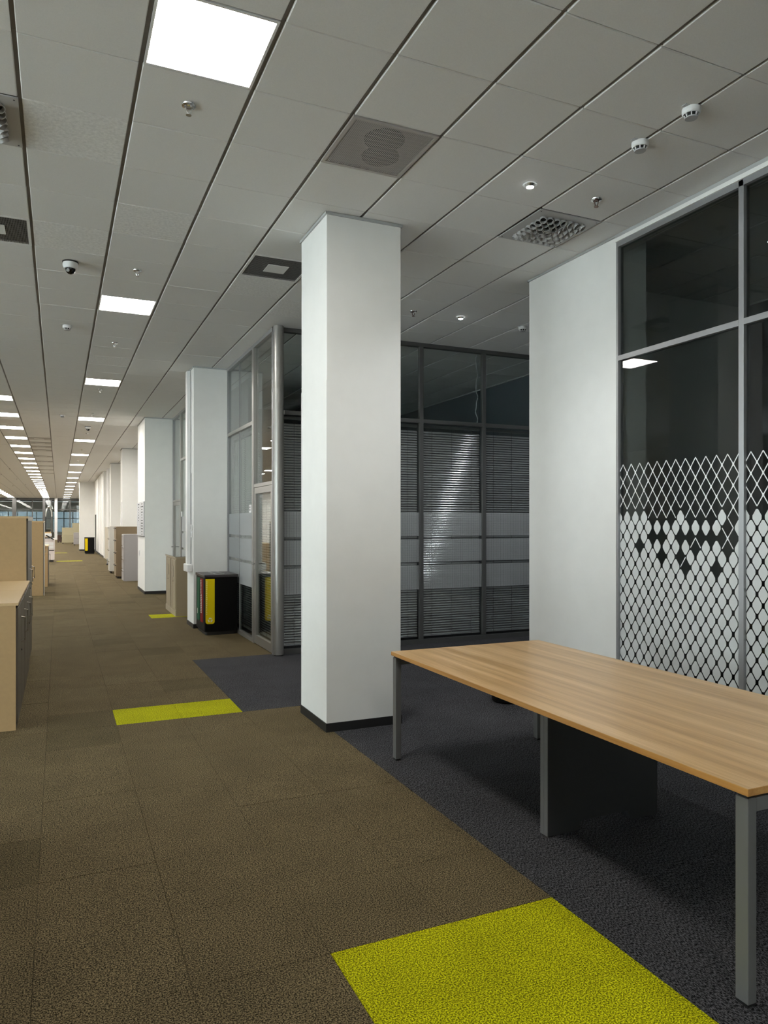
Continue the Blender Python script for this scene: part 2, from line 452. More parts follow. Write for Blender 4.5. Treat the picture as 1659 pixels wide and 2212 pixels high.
# --- partition facing the camera (plane Y = 8.66)
YP = 8.66
gp = thing('glass_partition', (4.7, YP, 0), 'dark framed glass partition with frosted bands and grey blinds behind pillar', 'partition')
MULL = [3.49, 4.47, 5.455, 6.44]
for x in MULL: MB().box(x-.028, x+.028, YP-.03, YP+.03, .06, H-.05).build('mullion', 'frame_dark', gp, bev=.003)
MB().box(2.53, XR, YP-.035, YP+.035, 0, .06).build('bottom_rail', 'frame_dark', gp)
MB().box(2.53, XR, YP-.035, YP+.035, H-.052, H-.001).build('top_rail', 'frame_dark', gp)
xs = [2.53]+MULL+[XR]
for a, b in zip(xs[:-1], xs[1:]):
    MB().box(a+.028, b-.028, YP-.03, YP+.03, 2.972, 3.022).build('transom', 'frame_dark', gp)
    MB().box(a+.026, b-.026, YP-.005, YP+.005, 3.02, H-.05).build('pane', 'glass_dark', gp)
    p = MB().box(a+.026, b-.026, YP-.005, YP+.005, .058, 2.975).build('pane', 'glass_dark', gp)
    for z0, z1 in BANDS:
        MB().face([(a+.03, YP-.0065, z0), (b-.03, YP-.0065, z0), (b-.03, YP-.0065, z1), (a+.03, YP-.0065, z1)]).build('frosted_band', 'frost_band', p)
# --- round corner post
pt = thing('corner_post', (2.475, 8.60, 0), 'round silver metal post at the corner of the glass rooms', 'post')
MB().lathe((2.475, 8.60, 0), [(.064, .012), (.064, H-.002)], 32).build('tube', 'frame_alu', pt, smooth=True)
MB().lathe((2.475, 8.60, 0), [(.06, 0), (.06, .012)], 32).build('foot', 'rubber', pt)
# --- partition along the corridor (plane X = 2.44)
def side_partition(label, y0, y1, mulls, thin, door=None, shelf=3.0):
    X = 2.45
    t = thing('glass_partition', (X, (y0+y1)/2, 0), label, 'partition')
    ys = sorted([y0, y1]+mulls)
    for y in mulls: MB().box(X-.035, X+.035, y-.045, y+.045, 0, H-.045).build('mullion', 'frame_alu', t, bev=.004)
    for y in (y0+.02, y1-.02): MB().box(X-.03, X+.03, y-.02, y+.02, 0, H-.045).build('jamb', 'frame_grey', t)
    MB().box(X-.035, X+.035, y0, y1, H-.05, H-.001).build('top_rail', 'frame_grey', t)
    for a, b in zip(ys[:-1], ys[1:]):
        a2 = a+(.045 if a in mulls else .04); b2 = b-(.045 if b in mulls else .04)
        if door and a <= door[0]+.01 and b >= door[1]-.1:
            MB().box(X-.03, X+.03, a2, b2, 2.105, 2.15).build('transom', 'frame_alu', t)
            MB().box(X-.005, X+.005, a2-.002, b2+.002, 2.148, H-.048).build('pane', 'glass_clear', t)
            continue
        MB().box(X-.03, X+.03, a2, b2, 0, .055).build('bottom_rail', 'frame_alu', t)
        th = [q for q in thin if a2 < q < b2]
        zs = [a2]+th+[b2]
        for q in th: MB().box(X-.012, X+.012, q-.007, q+.007, .055, H-.05).build('glazing_bar', 'frame_grey', t)
        MB().box(X-.03, X+.03, a2, b2, shelf-.028, shelf+.022).build('transom', 'frame_alu', t)
        for u, v in zip(zs[:-1], zs[1:]):
            MB().box(X-.005, X+.005, u, v, shelf+.02, H-.048).build('pane', 'glass_clear', t)
            p = MB().box(X-.005, X+.005, u, v, .053, shelf-.026).build('pane', 'glass_clear', t)
            for z0, z1 in BANDS:
                MB().face([(X-.0065, v-.004, z0), (X-.0065, u+.004, z0), (X-.0065, u+.004, z1), (X-.0065, v-.004, z1)]).build('frosted_band', 'frost_band_side', p)
    return t
SP1 = side_partition('silver framed glass partition with frosted bands beside the black recycling bin', 8.67, 11.30, [9.655], [10.55], door=(8.67, 9.61))
SP2 = side_partition('silver framed glass partition behind the pair of low taupe cabinets', 11.91, 17.19, [13.4, 16.05], [14.7, 15.3, 12.6], door=(16.10, 17.17))
def glass_door(y0, y1, label, hinge_hi):
    X = 2.45
    t = thing('glass_door', (X, (y0+y1)/2, 0), label, 'door')
    m = MB().box(X-.025, X+.025, y0, y0+.075, .01, 2.10).box(X-.025, X+.025, y1-.075, y1, .01, 2.10)
    m.box(X-.025, X+.025, y0+.075, y1-.075, .01, .12).box(X-.025, X+.025, y0+.075, y1-.075, 2.02, 2.10).build('door_frame', 'frame_alu', t)
    MB().box(X-.005, X+.005, y0+.073, y1-.073, .118, 2.022).build('pane', 'glass_clear', t)
    hy = y1-.04
    h = MB().tube([(X-.025, hy, 1.08), (X-.075, hy, 1.08), (X-.08, hy-.03, 1.08), (X-.08, hy-.13, 1.08)], .010).build('handle', 'chrome', t, smooth=True)
    MB().box(X-.03, X-.025, hy-.022, hy+.022, 1.0, 1.13).build('escutcheon', 'chrome', h)
    MB().tube([(X+.025, hy, 1.08), (X+.08, hy, 1.08), (X+.08, hy-.13, 1.08)], .010).build('handle', 'chrome', t, smooth=True)
    return t
glass_door(8.70, 9.605, 'silver framed glass door next to the round corner post', True)
glass_door(16.10, 17.14, 'silver framed glass door next to the directory pillar', True)
# access plates on the glass
def access(y, z, label):
    t = thing('access_panel', (2.43, y, z), label, 'switch plate')
    MB().box(2.425, 2.443, y-.06, y+.06, z-.055, z+.055).build('plate', 'plastic_white', t, bev=.003)
    for dz in (-.018, .020): MB().box(2.421, 2.426, y-.016, y+.010, z+dz-.008, z+dz+.008).build('button', 'ink', t)
access(9.84, 1.825, 'square white access panel on the glass above the recycling bin')
access(16.0, 1.82, 'square white access panel on the glass by the directory pillar')

# --- venetian blinds behind the glass
def blind(axis, a, b, pos, z0, z1, label, m='slat_grey', pitch=.033, tilt=.95, group=None, individual=True):
    if axis == 'x': org = ((a+b)/2, pos, z0)
    else: org = (pos, (a+b)/2, z0)
    t = thing('venetian_blind', org, label, 'blind', group)
    L = (b-a)/2
    def bar(lo, hi, hw):
        if axis == 'x': return MB().box(a, b, pos-hw, pos+hw, lo, hi)
        return MB().box(pos-hw, pos+hw, a, b, lo, hi)
    bar(z1-.035, z1, .02).build('head_rail', 'frame_dark', t)
    bar(z0, z0+.015, .013).build('bottom_rail', m, t)
    n = int((z1-.05-z0-.02)/pitch)
    # one curved slat, mesh shared by all
    pr = []
    W = .0165
    for k in range(4):
        u = -W+2*W*k/3; v = .003*(1-(u/W)**2)
        pr.append((u*math.cos(tilt)-v*math.sin(tilt), u*math.sin(tilt)+v*math.cos(tilt)))
    up = [(p[0], p[1]) for p in pr]+[(p[0], p[1]+.0006) for p in reversed(pr)]
    if axis == 'x': me = MB().prism(up, -L, L, axis=0).mesh('slat', m, smooth=True)
    else:
        me = MB().prism([(-p[0], p[1]) for p in up], -L, L, axis=1).mesh('slat', m, smooth=True)
    if individual:
        for k in range(n):
            o = bpy.data.objects.new('slat', me); C.objects.link(o); o.parent = t
            o.location = (0, 0, .03+pitch*k)
    else:
        mb = MB()
        for k in range(n):
            for vtx in me.polygons: mb.face([(me.vertices[i].co.x+org[0], me.vertices[i].co.y+org[1], me.vertices[i].co.z+org[2]+.03+pitch*k) for i in vtx.vertices])
        tag(mb.build('slats', m, t), kind='stuff')
    for q in (.16, .5, .84):
        u = a+(b-a)*q
        if axis == 'x': MB().box(u-.0015, u+.0015, pos-.021, pos-.018, z0, z1-.03).build('cord', 'cord', t)
        else: MB().box(pos-.021, pos-.018, u-.0015, u+.0015, z0, z1-.03).build('cord', 'cord', t)
blind('x', 2.56, 3.45, YP+.05, .09, 2.955, 'grey venetian blind behind glass next to the round silver post')
blind('x', 3.53, 4.435, YP+.05, .09, 2.955, 'grey venetian blind behind glass right behind the square pillar')
blind('x', 4.51, 5.42, YP+.05, .09, 2.955, 'grey venetian blind with bright streak, middle pane of dark partition')
blind('x', 5.495, 6.405, YP+.05, .09, 2.955, 'grey venetian blind behind glass beside the white wall stub')
blind('y', 8.80, 9.52, 2.50, .14, 2.0, 'venetian blind inside the glass door by the round post', 'slat_light', individual=False)
blind('y', 9.72, 10.53, 2.52, .09, 2.94, 'pale venetian blind behind the glass pane holding the access panel', 'slat_light', individual=False)
blind('y', 10.57, 11.25, 2.52, .09, 2.94, 'pale venetian blind behind glass just beside the pillar with trunking', 'slat_light', individual=False)

# --- hanging cable in the dark room
mb = MB(); pts = [(5.40+.014*math.sin(z*19)+.006*math.sin(z*41), YP+.09, z) for z in [2.99+i*.025 for i in range(43)]]
tag(mb.tube(pts, .006, 6).build('cable', 'plastic_grey'), 'thin wavy grey cable hanging inside the dark glass room', 'cable')

# --- patterned glass partition on the right (plane X = 4.32)
XP = 4.325
pg = thing('glass_partition', (XP, 2.0, 0), 'grey framed glass partition covered with frosted diamond pattern film', 'partition')
YM = [4.735, 3.533, 2.36, 1.18, 0.0, -1.2]
for k, y in enumerate(YM):
    hw = .021 if k else .012
    MB().box(XP-.03, XP+.03, y-hw, y+hw, 0, H-.062).build('mullion', 'frame_grey', pg, bev=.002)
MB().box(XP-.03, XP+.03, YM[-1]+.021, YM[0]-.012, H-.105, H-.062).build('top_rail', 'frame_grey', pg)
MB().box(XP-.042, XP+.04, YM[-1], YM[0]+.01, H-.062, H-.03).build('head_trim', 'wall_white', pg)
MB().box(XP-.042, XP+.04, YM[-1], YM[0]+.01, H-.03, H-.001).build('ceiling_trim', 'trim_grey', pg)
WN, HN, ZT, YN = .0935, .149, 2.113, 4.690
def cell_white(i, k):
    if k < 6: return False
    if k > 11: return True
    if i >= 25 or i < -1: return True
    W = {6: {-1, 1, 3, 5, 13, 21}, 7: {0, 2, 4, 6, 8, 10, 12, 14, 16, 18, 20, 24}, 8: {-1, 1, 3, 5, 11}}
    if k in W: return i in W[k]
    D = {9: {4, 16, 22}, 10: {9, 13}, 11: {14, 20}}
    return i not in D[k]
def clip_y(poly, lo, hi):
    for s, lim in ((1, lo), (-1, -hi)):
        out = []
        for a, b in zip(poly, poly[1:]+poly[:1]):
            ia, ib = s*a[0] >= lim, s*b[0] >= lim
            if ia: out.append(a)
            if ia != ib:
                t = (lim/s-a[0])/(b[0]-a[0]); out.append((lim/s, a[1]+(b[1]-a[1])*t))
        poly = out
        if len(poly) < 3: return []
    return poly
for k in range(len(YM)-1):
    hi = YM[k]-(.012 if k == 0 else .021); lo = YM[k+1]+.021
    MB().box(XP-.03, XP+.03, lo, hi, 2.986, 3.028).build('transom', 'frame_grey', pg)
    MB().box(XP-.03, XP+.03, lo, hi, 0, .05).build('bottom_rail', 'frame_grey', pg)
    MB().box(XP-.004, XP+.004, lo-.003, hi+.003, 3.026, H-.103).build('pane', 'glass_tint', pg)
    p = MB().box(XP-.004, XP+.004, lo-.003, hi+.003, .048, 2.988).build('pane', 'glass_tint', pg)
    fm = MB(); lm = MB(); XF = XP-.0058
    iA = math.floor((YN-hi)/(WN/2))-2; iB = math.ceil((YN-lo)/(WN/2))+2
    lw = .0041
    for i in range(iA, iB+1):
        for kk in range(1, 29):
            if (i+kk) % 2 == 0: continue
            yc = YN-i*WN/2; zc = ZT-kk*HN/2; w2, h2 = WN/2, HN/2
            if cell_white(i, kk):
                n = math.hypot(w2, h2); dx = lw*n/h2; dz = lw*n/w2
                a, b = w2-dx, h2-dz; t = .0070; tv = .0115
                q = (1-(a-t)/a)*b; p_ = tv*a/b
                pts = [(-(a-t), -q), (-p_, -(b-tv)), (p_, -(b-tv)), (a-t, -q), (a-t, q), (p_, b-tv), (-p_, b-tv), (-(a-t), q)]
                po = clip_y([(yc+u, zc+v) for u, v in pts], lo, hi)
                po = [(u, max(v, .052)) for u, v in po]
                if po and max(v for u, v in po) > .06: fm.face([(XF, u, v) for u, v in po])
            else:
                # white line on edges shared with another clear cell (right-hand edges, upper and lower)
                for (di, dk, s) in ((1, -1, 1), (1, 1, -1)):
                    ii, k2 = i+di, kk+dk
                    if k2 >= 1 and cell_white(ii, k2): continue
                    if k2 < 1 and s < 0: continue
                    A = (yc-w2, zc); B = (yc, zc+s*h2)     # higher i = smaller Y
                    d = Vector((B[0]-A[0], B[1]-A[1])).normalized(); nn = Vector((-d.y, d.x))*.0036
                    po = clip_y([(A[0]+nn.x, A[1]+nn.y), (A[0]-nn.x, A[1]-nn.y), (B[0]-nn.x, B[1]-nn.y), (B[0]+nn.x, B[1]+nn.y)], lo, hi)
                    if po: lm.face([(XF, u, v) for u, v in po])
                if kk == 1:      # outer top-left edge
                    A = (yc+w2, zc); B = (yc, zc+h2); d = Vector((B[0]-A[0], B[1]-A[1])).normalized(); nn = Vector((-d.y, d.x))*.0036
                    po = clip_y([(A[0]+nn.x, A[1]+nn.y), (A[0]-nn.x, A[1]-nn.y), (B[0]-nn.x, B[1]-nn.y), (B[0]+nn.x, B[1]+nn.y)], lo, hi)
                    if po: lm.face([(XF, u, v) for u, v in po])
    for i in range(iA, iB+1):
        for kk in range(1, 13):
            if (i+kk) % 2: continue
            nb = [(i-1, kk), (i+1, kk), (i, kk-1), (i, kk+1)]
            if any(c[1] >= 1 and cell_white(*c) for c in nb): continue
            y, z = YN-i*WN/2, ZT-kk*HN/2
            po = clip_y([(y+.0085*math.cos(a), z+.012*math.sin(a)) for a in [2*PI*q/10 for q in range(10)]], lo, hi)
            if po: lm.face([(XF-.0004, u, v) for u, v in po])
    fm.build('frosted_film', 'frost', p)
    if lm.f: lm.build('frosted_lines', 'frost_line', p)

# ================================================================== TABLE
tb = thing('table', (2.71, 3.105, 0), 'long wooden table with grey square legs on charcoal carpet', 'table')
x0, x1, y0, y1, zt = 2.10, 3.33, 1.70, 4.515, .74
top = MB().box(x0, x1, y0, y1, zt-.026, zt-.001).build('tabletop', 'oak_edge', tb, bev=.0015)
MB().box(x0+.0008, x1-.0008, y0+.0008, y1-.0008, zt-.0012, zt).build('veneer', 'oak_top', top)
zf = zt-.026-.012
for yy in (y0+.008, y1-.058):
    MB().box(x0+.052, x1-.052, yy+.002, yy+.048, zf-.048, zf).build('cross_rail', 'leg_grey', tb, bev=.002)
    for xx in (x0+.010, x1-.050):
        l = MB().box(xx, xx+.040, yy, yy+.050, .012, zf).build('leg', 'leg_grey', tb, bev=.002)
        MB().box(xx+.003, xx+.037, yy+.004, yy+.046, 0, .012).build('foot', 'rubber', l)
        MB().box(xx+.006, xx+.034, yy+.006, yy+.044, zf, zt-.026).build('spacer', 'rubber', l)
for xx in (x0+.30, x1-.35):
    MB().box(xx, xx+.05, y0+.055, y1-.055, zf-.04, zf-.002).build('long_rail', 'panel_dark', tb)
pa, pb = 2.315, 3.06
out = [(pa, .004), (pa+.19, .004), (pa+.215, .055), (pb-.215, .055), (pb-.19, .004), (pb, .004), (pb, zf-.045), (pa, zf-.045)]
for k, yy in enumerate((3.056, 3.087)):
    p = MB().prism(out, yy, yy+.029, axis=1).build('panel_leg', 'panel_dark', tb)
    MB().box(pa-.003, pa, yy, yy+.029, .004, zf-.045).build('edge_band', 'panel_edge', p)
# dark round base behind the table
bs = thing('waste_basket', (3.75, 5.55, 0), 'round black waste basket standing behind the wooden table', 'basket')
MB().lathe((3.75, 5.55, 0), [(.12, 0), (.14, .02), (.155, .30), (.162, .31), (.150, .30), (.13, .03)], 28, cap=False).lathe((3.75, 5.55, 0), [(.119, .001), (.119, .012)], 28).build('shell', 'bin_black', bs, smooth=True)
MB().lathe((3.75, 5.55, 0), [(.157, .295), (.165, .30), (.165, .312), (.157, .315)], 28, cap=False).build('rim', 'plastic_black', bs, smooth=True)

# ================================================================== RECYCLING BINS
def recycling_bin(x, y, label, marks=True):
    t = thing('recycling_bin', (x+.22, y+.32, 0), label, 'bin')
    # plan: straight left flank, slightly bowed front, back against the pillar
    W, D = .475, .68
    def plan(e=0, dz=0):
        pts = [(x-e, y+D+e), (x-e, y+.015-e)]
        for k in range(9):
            u = k/8; pts.append((x-e+.012+(W+2*e-.012)*u, y-e-.012*math.sin(PI*u)))
        pts += [(x+W+e, y+D+e)]
        return pts
    MB().prism(plan(-.02), 0, .05).build('plinth', 'plastic_black', t)
    MB().prism(plan(0), .05, .835).build('body', 'bin_black', t)
    lid = MB().prism(plan(.012), .835, .875).build('lid', 'bin_lid', t, bev=.006)
    for cy in (.16, .36, .55):
        MB().lathe((x+W/2, y+cy, .8755), [(.085, 0), (.085, .004), (.065, .004), (.065, 0)], 24, cap=False).build('opening_ring', 'trim_grey', lid)
        MB().lathe((x+W/2, y+cy, .8752), [(.066, 0), (.066, .001)], 24).build('opening', 'void', lid)
    def rounded(a, b, z0, z1, r=.035):
        p = [(a, z1), (a, z0+r)]
        p += [(a+r-r*math.cos(q), z0+r-r*math.sin(q)) for q in [PI/2*k/5 for k in range(1, 6)]]
        p += [(b-r+r*math.sin(q), z0+r-r*math.cos(q)) for q in [PI/2*k/5 for k in range(0, 6)]]
        p += [(b, z1)]
        return p
    # yellow sheet on the front, bent with the face
    yl = MB()
    a, b = x+.013, x+.142
    yl.prism(rounded(a, b, .165, .815), y-.0125, y-.0005, axis=1)
    yo = yl.build('label_sheet', 'label_yellow', t)
    if marks:
        rr = random.Random(3)
        z = .30
        mb = MB()
        while z < .77:
            hgt = rr.uniform(.012, .020); mb.box(a+.006, a+.006+rr.uniform(.012, .018), y-.0133, y-.0126, z, z+hgt); z += hgt+.011
        mb.build('lettering', 'label_pale', yo)
        # three chasing arrows
        cx_, cz_, R = a+.064, .222, .027
        for q in range(3):
            mb = MB(); a0 = PI/2+q*2*PI/3-.78; a1 = a0+1.12
            n = 7
            for s in range(n):
                u0 = a0+(a1-a0)*s/n; u1 = a0+(a1-a0)*(s+1)/n
                mb.face([(cx_+r*math.cos(u), y-.0132, cz_+r*math.sin(u)) for r, u in ((R-.009, u0), (R+.006, u0), (R+.006, u1), (R-.009, u1))])
            mb.face([(cx_+r*math.cos(u), y-.0132, cz_+r*math.sin(u)) for r, u in ((R-.017, a1), (R+.014, a1), (R-.001, a1+.46))])
            mb.build('recycling_arrow', 'label_white', yo)
    ro = MB().prism([(p, q) for p, q in rounded(y+.115, y+.325, .17, .81, .03)], x-.004, x, axis=0).build('label_sheet', 'label_red', t)
    if marks:
        rr = random.Random(5); mb = MB(); z = .30
        while z < .79:
            hgt = rr.uniform(.010, .018); big = z < .58
            mb.box(x-.0048, x-.0041, y+(.22 if big else .245), y+.30, z, z+hgt); z += hgt+.009
        mb.build('lettering', 'label_white', ro)
    go = MB().prism([(p, q) for p, q in rounded(y+.385, y+.60, .17, .81, .03)], x-.004, x, axis=0).build('label_sheet', 'label_green', t)
    if marks: MB().box(x-.0048, x-.0041, y+.55, y+.58, .26, .34).build('lettering', 'label_white', go)
    return t
recycling_bin(1.93, 10.53, 'black recycling bin with red and yellow labels in front of pillar')
recycling_bin(1.26, 40.9, 'black recycling bin with yellow label far down the corridor', False)

# ================================================================== PILLAR 2 SERVICES
tk = thing('cable_trunking', (1.88, 11.6, 0), 'white vertical cable trunking with sockets on the pillar by recycling bin', 'cable trunking')
MB().box(1.845, 1.898, 11.55, 11.70, .97, H-.03).build('trunk', 'plastic_white', tk, bev=.003)
MB().box(1.82, 1.898, 11.38, 11.76, .865, .985).build('socket_box', 'plastic_white', tk, bev=.012)
for z in (1.555, 1.445):
    s = MB().box(1.888, 1.899, 11.40, 11.50, z-.045, z+.045).build('switch', 'plastic_white', tk, bev=.002)
    MB().box(1.884, 1.889, 11.435, 11.465, z-.025, z+.025).build('rocker', 'plastic_grey', s)
MB().tube([(1.892, 11.45, 1.40), (1.892, 11.452, 1.1), (1.892, 11.455, 1.0), (1.885, 11.53, .99)], .005).build('cable', 'plastic_grey', tk, smooth=True)
MB().tube([(1.892, 11.45, 1.60), (1.892, 11.45, 2.4)], .004).build('cable', 'plastic_grey', tk, smooth=True)
# directory board on pillar 3
db = thing('directory_board', (1.79, 17.97, 1.325), 'grey directory board with two columns of dark lettering on pillar', 'sign')
MB().box(1.780, 1.797, 17.10+.12, 18.76, 1.325, 2.12).build('backboard', 'sign_grey', db)
wl_ = [.36, .26, .15, .10, .18, .22, .17, .0, 0, 0, 0, 0]; wr_ = [.30, .56, .26, .38, .26, .16, .42, .42, .46, .40, .26, .18]
for c, (ys_, wd, ww) in enumerate(((18.02, .70, wl_), (17.25, .72, wr_))):
    for r in range(12):
        z = 2.105-.0643*(r+1)
        p = MB().box(1.777, 1.781, ys_+.02, ys_+wd-.02, z+.004, z+.060).build('name_plate', 'sign_plate', db)
        if ww[r]:
            m = ys_+wd/2; n = max(1, int(ww[r]/.11)); seg = ww[r]/n
            mb = MB()
            for q in range(n): mb.box(1.7762, 1.7771, m-ww[r]/2+seg*q, m-ww[r]/2+seg*(q+.86), z+.020, z+.044)
            mb.build('lettering', 'ink', p)
MB().box(1.776, 1.798, 17.2, 18.77, 1.312, 1.325).build('lower_edge', 'frame_dark', db)
so = thing('wall_socket', (1.795, 18.3, .85), 'small white wall socket low on the directory pillar', 'socket')
MB().box(1.788, 1.799, 18.26, 18.40, .83, .97).build('plate', 'plastic_white', so); MB().box(1.786, 1.789, 18.29, 18.37, .86, .94).build('insert', 'plastic_grey', so)
# far services
for y, r, lb in ((32.4, .05, 'thick white upright pipe beside the far pillar'), (34.2, .07, 'thicker white upright pipe next to the far white wall')):
    t = thing('pipe', (2.02, y, 0), lb, 'pipe')
    MB().lathe((2.02, y, 0), [(r, 0), (r, H-.002)], 16).build('tube', 'plastic_white', t, smooth=True)
    for z in (1.2, 3.0): MB().lathe((2.02, y, z), [(r+.01, 0), (r+.01, .04)], 16).build('collar', 'plastic_white', t)
tr4 = thing('cable_trunking', (1.87, 24.9, 0), 'narrow white trunking on the pillar behind tan cabinet', 'cable trunking')
MB().box(1.862, 1.879, 24.75, 24.85, 1.54, 2.3).build('trunk', 'plastic_white', tr4); MB().box(1.85, 1.879, 24.72, 24.95, 1.56, 1.78).build('box', 'plastic_white', tr4)

# ================================================================== CABINETS, LEFT SIDE
def left_cabinet(y0, y1, h, label, doors=2, xf=-.29, depth=.46, topm='beige_top', hz=(.62, .83)):
    t = thing('cabinet', (xf-depth/2, (y0+y1)/2, 0), label, 'cabinet')
    xb = xf-depth
    MB().box(xb, xf-.018, y0, y0+.02, 0, h-.022).build('side_panel', 'beige_board', t)
    MB().box(xb, xf-.018, y1-.02, y1, 0, h-.022).build('side_panel', 'beige_board', t)
    MB().box(xb, xb+.015, y0+.02, y1-.02, .05, h-.022).build('back_panel', 'beige_board', t)
    MB().box(xb+.015, xf-.03, y0+.02, y1-.02, .05, .07).box(xf-.06, xf-.02, y0+.02, y1-.02, 0, .05).build('plinth', 'cab_dark', t)
    MB().box(xb, xf, y0, y1, h-.022, h).build('top', topm, t, bev=.001)
    MB().box(xb+.015, xf-.045, y0+.02, y1-.02, .07, h-.03).build('interior', 'cab_dark', t)
    n = doors; ww = (y1-y0-.02)/n
    for k in range(n):
        a = y0+.01+ww*k+.012; b = a+ww-.024
        d = MB().box(xf-.018, xf-.002, a, b, .06, h-.045).build('door', 'cab_metal', t, bev=.001)
        hy = b-.05
        MB().tube([(xf-.002, hy, hz[0]), (xf+.028, hy, hz[0]+.008), (xf+.028, hy, hz[1]-.008), (xf-.002, hy, hz[1])], .006).build('handle', 'handle_metal', d, smooth=True)
        MB().lathe((xf-.002, hy, hz[0]-.07), [(.008, 0), (.008, .008)], 10, axis=0).build('lock', 'cab_dark', d)
    return t
left_cabinet(6.31, 7.50, 1.0, 'low beige cabinet with grey doors, standing at the open end of the row')
left_cabinet(7.51, 8.70, 1.0, 'low beige cabinet with grey doors between its twin and tall cabinet')
left_cabinet(1.7, 2.94, 1.70, 'tall beige cabinet at the very start of the cabinet side', xf=-.31, hz=(.94, 1.09))
left_cabinet(2.96, 4.20, 1.70, 'tall beige cabinet before the gap ahead of the low cabinets', xf=-.31, hz=(.94, 1.09))
t1 = left_cabinet(8.72, 9.98, 1.70, 'tall beige cabinet with pale trim behind the two low cabinets', xf=-.305, hz=(.94, 1.09))
MB().box(-.306, -.296, 8.72, 9.98, 1.652, 1.70).build('front_trim', 'beige_white', t1)
t2 = left_cabinet(17.75, 18.95, 1.67, 'tall tan cabinet with white edges farther along the row', xf=-.30, hz=(.94, 1.09), depth=.44)  # same board material as the other cabinets in the row
MB().box(-.304, -.290, 17.74, 17.752, 0, 1.67).build('edge_strip', 'beige_white', t2)
left_cabinet(20.2, 21.4, 1.05, 'short yellowish beige cabinet behind the tall tan cabinet', xf=-.238, hz=(.62, .8))
# printer
pr = thing('copier', (-.36, 33.5, 0), 'white floor copier with black control panel beyond the beige cabinets', 'copier')
MB().box(-.62, -.16, 33.1, 33.8, .08, .46).build('lower_cabinet', 'printer_white', pr, bev=.01)
MB().box(-.62, -.15, 33.08, 33.8, .50, .98).build('body', 'printer_white', pr, bev=.01)
MB().box(-.60, -.18, 33.12, 33.78, .46, .50).build('shadow_gap', 'plastic_black', pr)
MB().box(-.60, -.2, 33.12, 33.78, 0, .08).build('base', 'plastic_black', pr)
for z in (.56, .70): MB().box(-.58, -.2, 33.07, 33.082, z, z+.12).build('paper_drawer', 'plastic_white', pr)
MB().prism([(-.50, 1.10), (-.20, .92), (-.18, .955), (-.47, 1.14)], 32.95, 33.05, axis=1).build('control_panel', 'plastic_black', pr)
MB().box(-.60, -.30, 33.1, 33.7, .98, 1.02).box(-.62, -.36, 33.15, 33.7, .72, .98).build('scanner_gap', 'plastic_black', pr)
MB().box(-.62, -.27, 33.1, 33.75, 1.06, 1.18).build('document_feeder', 'plastic_white', pr, bev=.02)

# ================================================================== CABINETS, RIGHT SIDE
def taupe_cabinet(y0, y1, label):
    x0_, x1_, h = 1.86, 2.34, 1.035
    t = thing('cabinet', (2.1, (y0+y1)/2, 0), label, 'cabinet')
    MB().box(x0_+.012, x1_, y0, y1, 0, h-.025).build('carcass', 'taupe_side', t)
    MB().box(x0_-.004, x1_, y0-.002, y1+.002, h-.025, h).build('top', 'taupe_metal', t, bev=.003)
    MB().box(x0_, x0_+.013, y0, y1, 0, .10).build('plinth', 'taupe_metal', t)
    n = 1
    d = MB().box(x0_+.002, x0_+.012, y0+.03, y1-.075, .11, h-.05).build('shutter', 'taupe_metal', t)
    for k in range(4): MB().box(x0_-.001, x0_+.003, y0+.05+k*.13, y0+.055+k*.13, .13, h-.07).build('shutter_rib', 'taupe_side', d)
    MB().box(x0_+.004, x0_+.0125, y1-.075, y1-.03, .11, h-.05).build('shutter_slot', 'cab_dark', t)
    hy = (y0+y1)/2-.03
    MB().prism([(hy-.045, .69), (hy+.03, .66), (hy+.045, .72), (hy+.045, .82), (hy+.03, .88), (hy-.045, .85)], x0_-.003, x0_+.002, axis=0).build('recessed_handle', 'handle_metal', d)
    MB().lathe((x0_-.006, hy, .60), [(.014, 0), (.014, .009)], 12, axis=0).build('lock', 'chrome', d)
    return t
taupe_cabinet(12.88, 13.50, 'low taupe shutter cabinet standing on the lime carpet strip beside pillar')
taupe_cabinet(13.52, 14.14, 'low taupe shutter cabinet behind its twin, nearer the glass door')
tag(MB().box(1.85, 2.36, 12.86, 14.16, 1.036, 1.042).build('glass_sheet', 'glass_clear'), 'clear glass sheet lying on the two low taupe cabinets', 'glass sheet')

def file_cabinet(x0_, x1_, y0, y1, h, z0, m, label, rows=4, knob='chrome', casters=False):
    t = thing('filing_cabinet', ((x0_+x1_)/2, (y0+y1)/2, 0), label, 'cabinet')
    MB().box(x0_+.02, x1_, y0, y1, z0, h).build('carcass', m, t, bev=.004)
    hh = (h-z0)/rows
    for k in range(rows):
        d = MB().box(x0_, x0_+.02, y0+.01, y1-.01, z0+hh*k+.01, z0+hh*(k+1)-.01).build('drawer', m, t)
        MB().box(x0_-.025, x0_, y0+.06, y1-.06, z0+hh*(k+1)-.06, z0+hh*(k+1)-.035).build('handle', knob, d)
    if casters or z0 > .02:
        for xx in (x0_+.04, x1_-.08):
            for yy in (y0+.04, y1-.08): MB().box(xx, xx+.045, yy, yy+.045, 0, z0).build('foot', 'rubber', t)
    return t
file_cabinet(1.66, 2.13, 21.25, 21.95, 1.31, .0, 'file_grey', 'grey steel filing cabinet in front of the taller tan cabinet')
file_cabinet(1.54, 2.20, 22.4, 23.2, 1.52, .06, 'tan_steel', 'tall tan steel cabinet with black knobs behind grey filing cabinet', 4, 'plastic_black')
file_cabinet(1.50, 1.845, 24.75, 25.4, 1.52, .07, 'file_light', 'tall pale grey filing cabinet next to the tan steel one', 4)
c4 = thing('display_board', (1.97, 29.9, 0), 'cream board on castor legs beyond the pale filing cabinet', 'board')
MB().box(1.64, 2.15, 29.85, 29.93, .24, 1.47).build('board', 'file_cream', c4, bev=.005)
